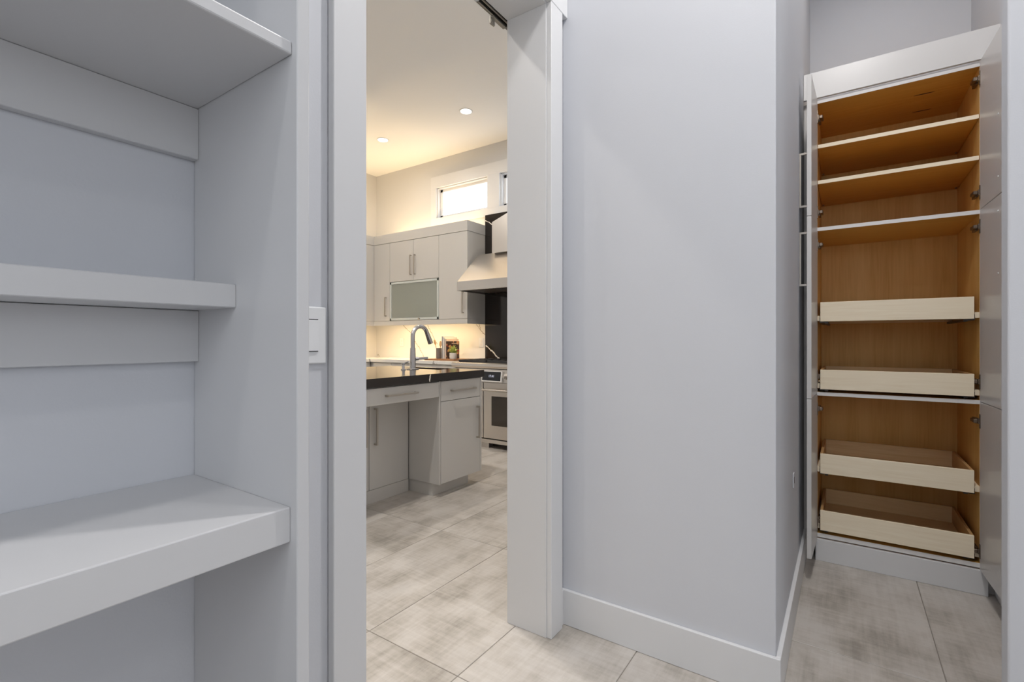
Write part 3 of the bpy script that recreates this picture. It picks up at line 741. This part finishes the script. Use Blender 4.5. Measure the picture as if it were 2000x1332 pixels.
def book(name, label, x0, x1, y0, y1, h, mat, cov=None):
    b = thing(name, label, 'book', ((x0 + x1) / 2, (y0 + y1) / 2, BZ)); z0, z1 = BZ, BZ + h; t = .0025
    boxes('cover', [((x0, x0 + t), (y0, y1), (z0, z1)), ((x1 - t, x1), (y0, y1), (z0, z1)), ((x0, x1), (y0, y0 + t), (z0, z1))], mat, b, .0004)
    box('pages', (x0 + t, x1 - t), (y0 + t, y1 - .004), (z0 + .003, z1 - .003), 'paper', b, 0)
    if cov:
        box('front_print', (x1, x1 + .0006), (y0 + .002, y1), (z0, z1), 'cover', b, 0)
        box('title_lettering', (x1 + .0006, x1 + .001), (y0 + .07, y1 - .03), (z1 - .032, z1 - .022), 'title', b, 0)
book('cookbook', 'tall slim slate-edged book at the left of the row', -4.046, -4.028, 4.40, 4.60, .272, 'book_g')
book('cookbook', 'thick white-spined book second in the row', -4.027, -3.998, 4.40, 4.63, .262, 'book_w')
book('cookbook', 'cream-spined book behind the dark cookbook', -3.997, -3.972, 4.40, 4.63, .238, 'book_c')
book('cookbook', 'dark cookbook with red print on its cover at the right of the row', -3.971, -3.945, 4.40, 4.61, .212, 'cover', True)
pp = thing('potted_plant', 'small light green plant in a white pot by the books', 'plant', (-3.835, 4.37, BZ))
bm = bmesh.new(); add_lathe(bm, (-3.835, 4.37, BZ), [(.034, 0), (.040, .004), (.043, .03), (.042, .075), (.037, .075), (.036, .06)], 24); obj('pot', bm, 'whitepot', pp, True)
bm = bmesh.new(); rnd = random.Random(3)
for i in range(90):
    th = rnd.uniform(0, 6.283); el = rnd.uniform(.1, 1.45); r = rnd.uniform(.035, .085)
    c = Vector((-3.835, 4.37, BZ + .07)); dirv = Vector((math.cos(th) * math.cos(el), math.sin(th) * math.cos(el), math.sin(el) * 1.35))
    tip = c + dirv * r; side = dirv.cross(Vector((0, 0, 1))).normalized() * .009; mid = c + dirv * r * .6 + Vector((0, 0, .006))
    v = [bm.verts.new(q) for q in (c + dirv * r * .2, mid + side, tip, mid - side)]; bm.faces.new(v)
fo = obj('foliage', bm, 'leaf', pp); fo['kind'] = 'stuff'

# ------------------------------------------------------------------ lamps
def area(name, loc, power, col, shape='DISK', size=.11, size_y=None, rot=(0, 0, 0), spread=170, parent=None):
    l = bpy.data.lights.new(name, 'AREA'); l.shape = shape; l.size = size
    if size_y: l.size_y = size_y
    l.energy = power; l.color = col; l.spread = math.radians(spread)
    o = bpy.data.objects.new(name, l); COL.objects.link(o); o.location = loc; o.rotation_euler = rot
    if parent is not None: attach(o, parent)
    return o
def downlight(x, y, power, col, label, group, size=.11):
    d = thing('recessed_downlight', label, 'ceiling light', (x, y, CEIL), group)
    bm = bmesh.new(); add_lathe(bm, (x, y, CEIL), [(.072, -.0005), (.072, -.004), (.066, -.007), (.056, -.005), (.056, -.0005)], 28); obj('trim_ring', bm, 'ceil', d, True)
    bm = bmesh.new(); add_cyl(bm, (x, y, CEIL - .005), (x, y, CEIL - .001), .0555, n=28); obj('lens', bm, 'lens', d)
    area('lamp', (x, y, CEIL - .0085), power, col, 'DISK', size, parent=d)
KG = 'recessed lights in the kitchen ceiling'
for x, y, t in ((-3.267, 3.926, 'round recessed light in the kitchen ceiling near the window'), (-4.553, 3.926, 'round recessed light in the kitchen ceiling left of the window')):
    downlight(x, y, KITCHEN_W, KITCHEN_COL, t, KG)
names = {(-1.98, 3.926): 'above the right end of the range', (-3.267, 1.87): 'above the island sink', (-4.553, 1.87): 'between island and left wall', (-1.98, 1.87): 'above the aisle by the doorway',
         (-1.98, -.2): 'just outside the doorway', (-3.267, -.2): 'above the near end of the island', (-4.553, -.2): 'in the near left corner'}
for (x, y), t in names.items():
    downlight(x, y, KITCHEN_W * (.75 if y > 3 else 1.9 if y < 0 else 5.4 if x > -2 else 3.5), KITCHEN_COL, 'round recessed kitchen light ' + t, KG)
PG = 'recessed lights in the pantry ceiling'
downlight(-.12, -.55, PANTRY_W, PANTRY_COL, 'round recessed light in the pantry ceiling behind the camera', PG)
downlight(-.12, .65, PANTRY_W * .75, PANTRY_COL, 'round recessed light in the pantry ceiling before the doorway', PG)
downlight(.20, 2.72, PANTRY_W * .5, PANTRY_COL, 'round recessed light in the corridor ceiling right above the pantry cabinet doors', PG)
downlight(.05, 1.38, PANTRY_W * 3.3, PANTRY_COL, 'added recessed light in the corridor ceiling before the pantry cabinet', PG)  # added lamp, set here to brighten corridor floor and trays
downlight(1.35, -.30, PANTRY_W, PANTRY_COL, 'round recessed light in the pantry ceiling right of the camera', PG)
downlight(2.75, -.30, PANTRY_W, PANTRY_COL, 'round recessed light in the pantry ceiling by the added side window', PG)
pl = area('window_portal', (RX + .01, (OY0 + OY1) / 2, (OZ0 + OZ1) / 2), 1, (1, 1, 1), 'RECTANGLE', OZ1 - OZ0, OY1 - OY0, (0, math.radians(90), 0)); pl.data.cycles.is_portal = True
pl = area('window_portal', ((BX0 + BX1) / 2, -1.61, (OZ0 + OZ1) / 2), 1, (1, 1, 1), 'RECTANGLE', BX1 - BX0, OZ1 - OZ0, (math.radians(90), 0, 0)); pl.data.cycles.is_portal = True
def led(name, label, x, y, z, power, rot, size, size_y):
    o = box(name, x, y, z, 'strip', None, 0); tag(o, label, 'light strip')
    c = [(a[0] + a[1]) / 2 for a in (x, y, z)]
    dz = -.006 if rot[0] == 0 else .006
    area('strip_lamp', (c[0], c[1], c[2] + dz), power, STRIP_COL, 'RECTANGLE', size, size_y, rot, 170, o)
led('under_cabinet_light', 'warm light strip under the upper cabinets on the far wall', (-5.2, -3.70), (4.47, 4.482), (1.389, 1.3975), 7, (0, 0, 0), 1.5, .012)
led('over_cabinet_light', 'warm light strip hidden on top of the upper cabinets on the far wall', (-5.2, -3.70), (4.56, 4.572), (2.4305, 2.439), 8, (math.pi, 0, 0), 1.5, .012)
led('side_under_cabinet_light', 'warm light strip under the upper cabinets on the left wall', (-5.36, -5.348), (2.5, 4.3), (1.389, 1.3975), 7, (0, 0, 0), .012, 1.8)
led('side_over_cabinet_light', 'warm light strip hidden on top of the upper cabinets on the left wall', (-5.46, -5.448), (2.5, 4.3), (2.4305, 2.439), 8, (math.pi, 0, 0), .012, 1.8)
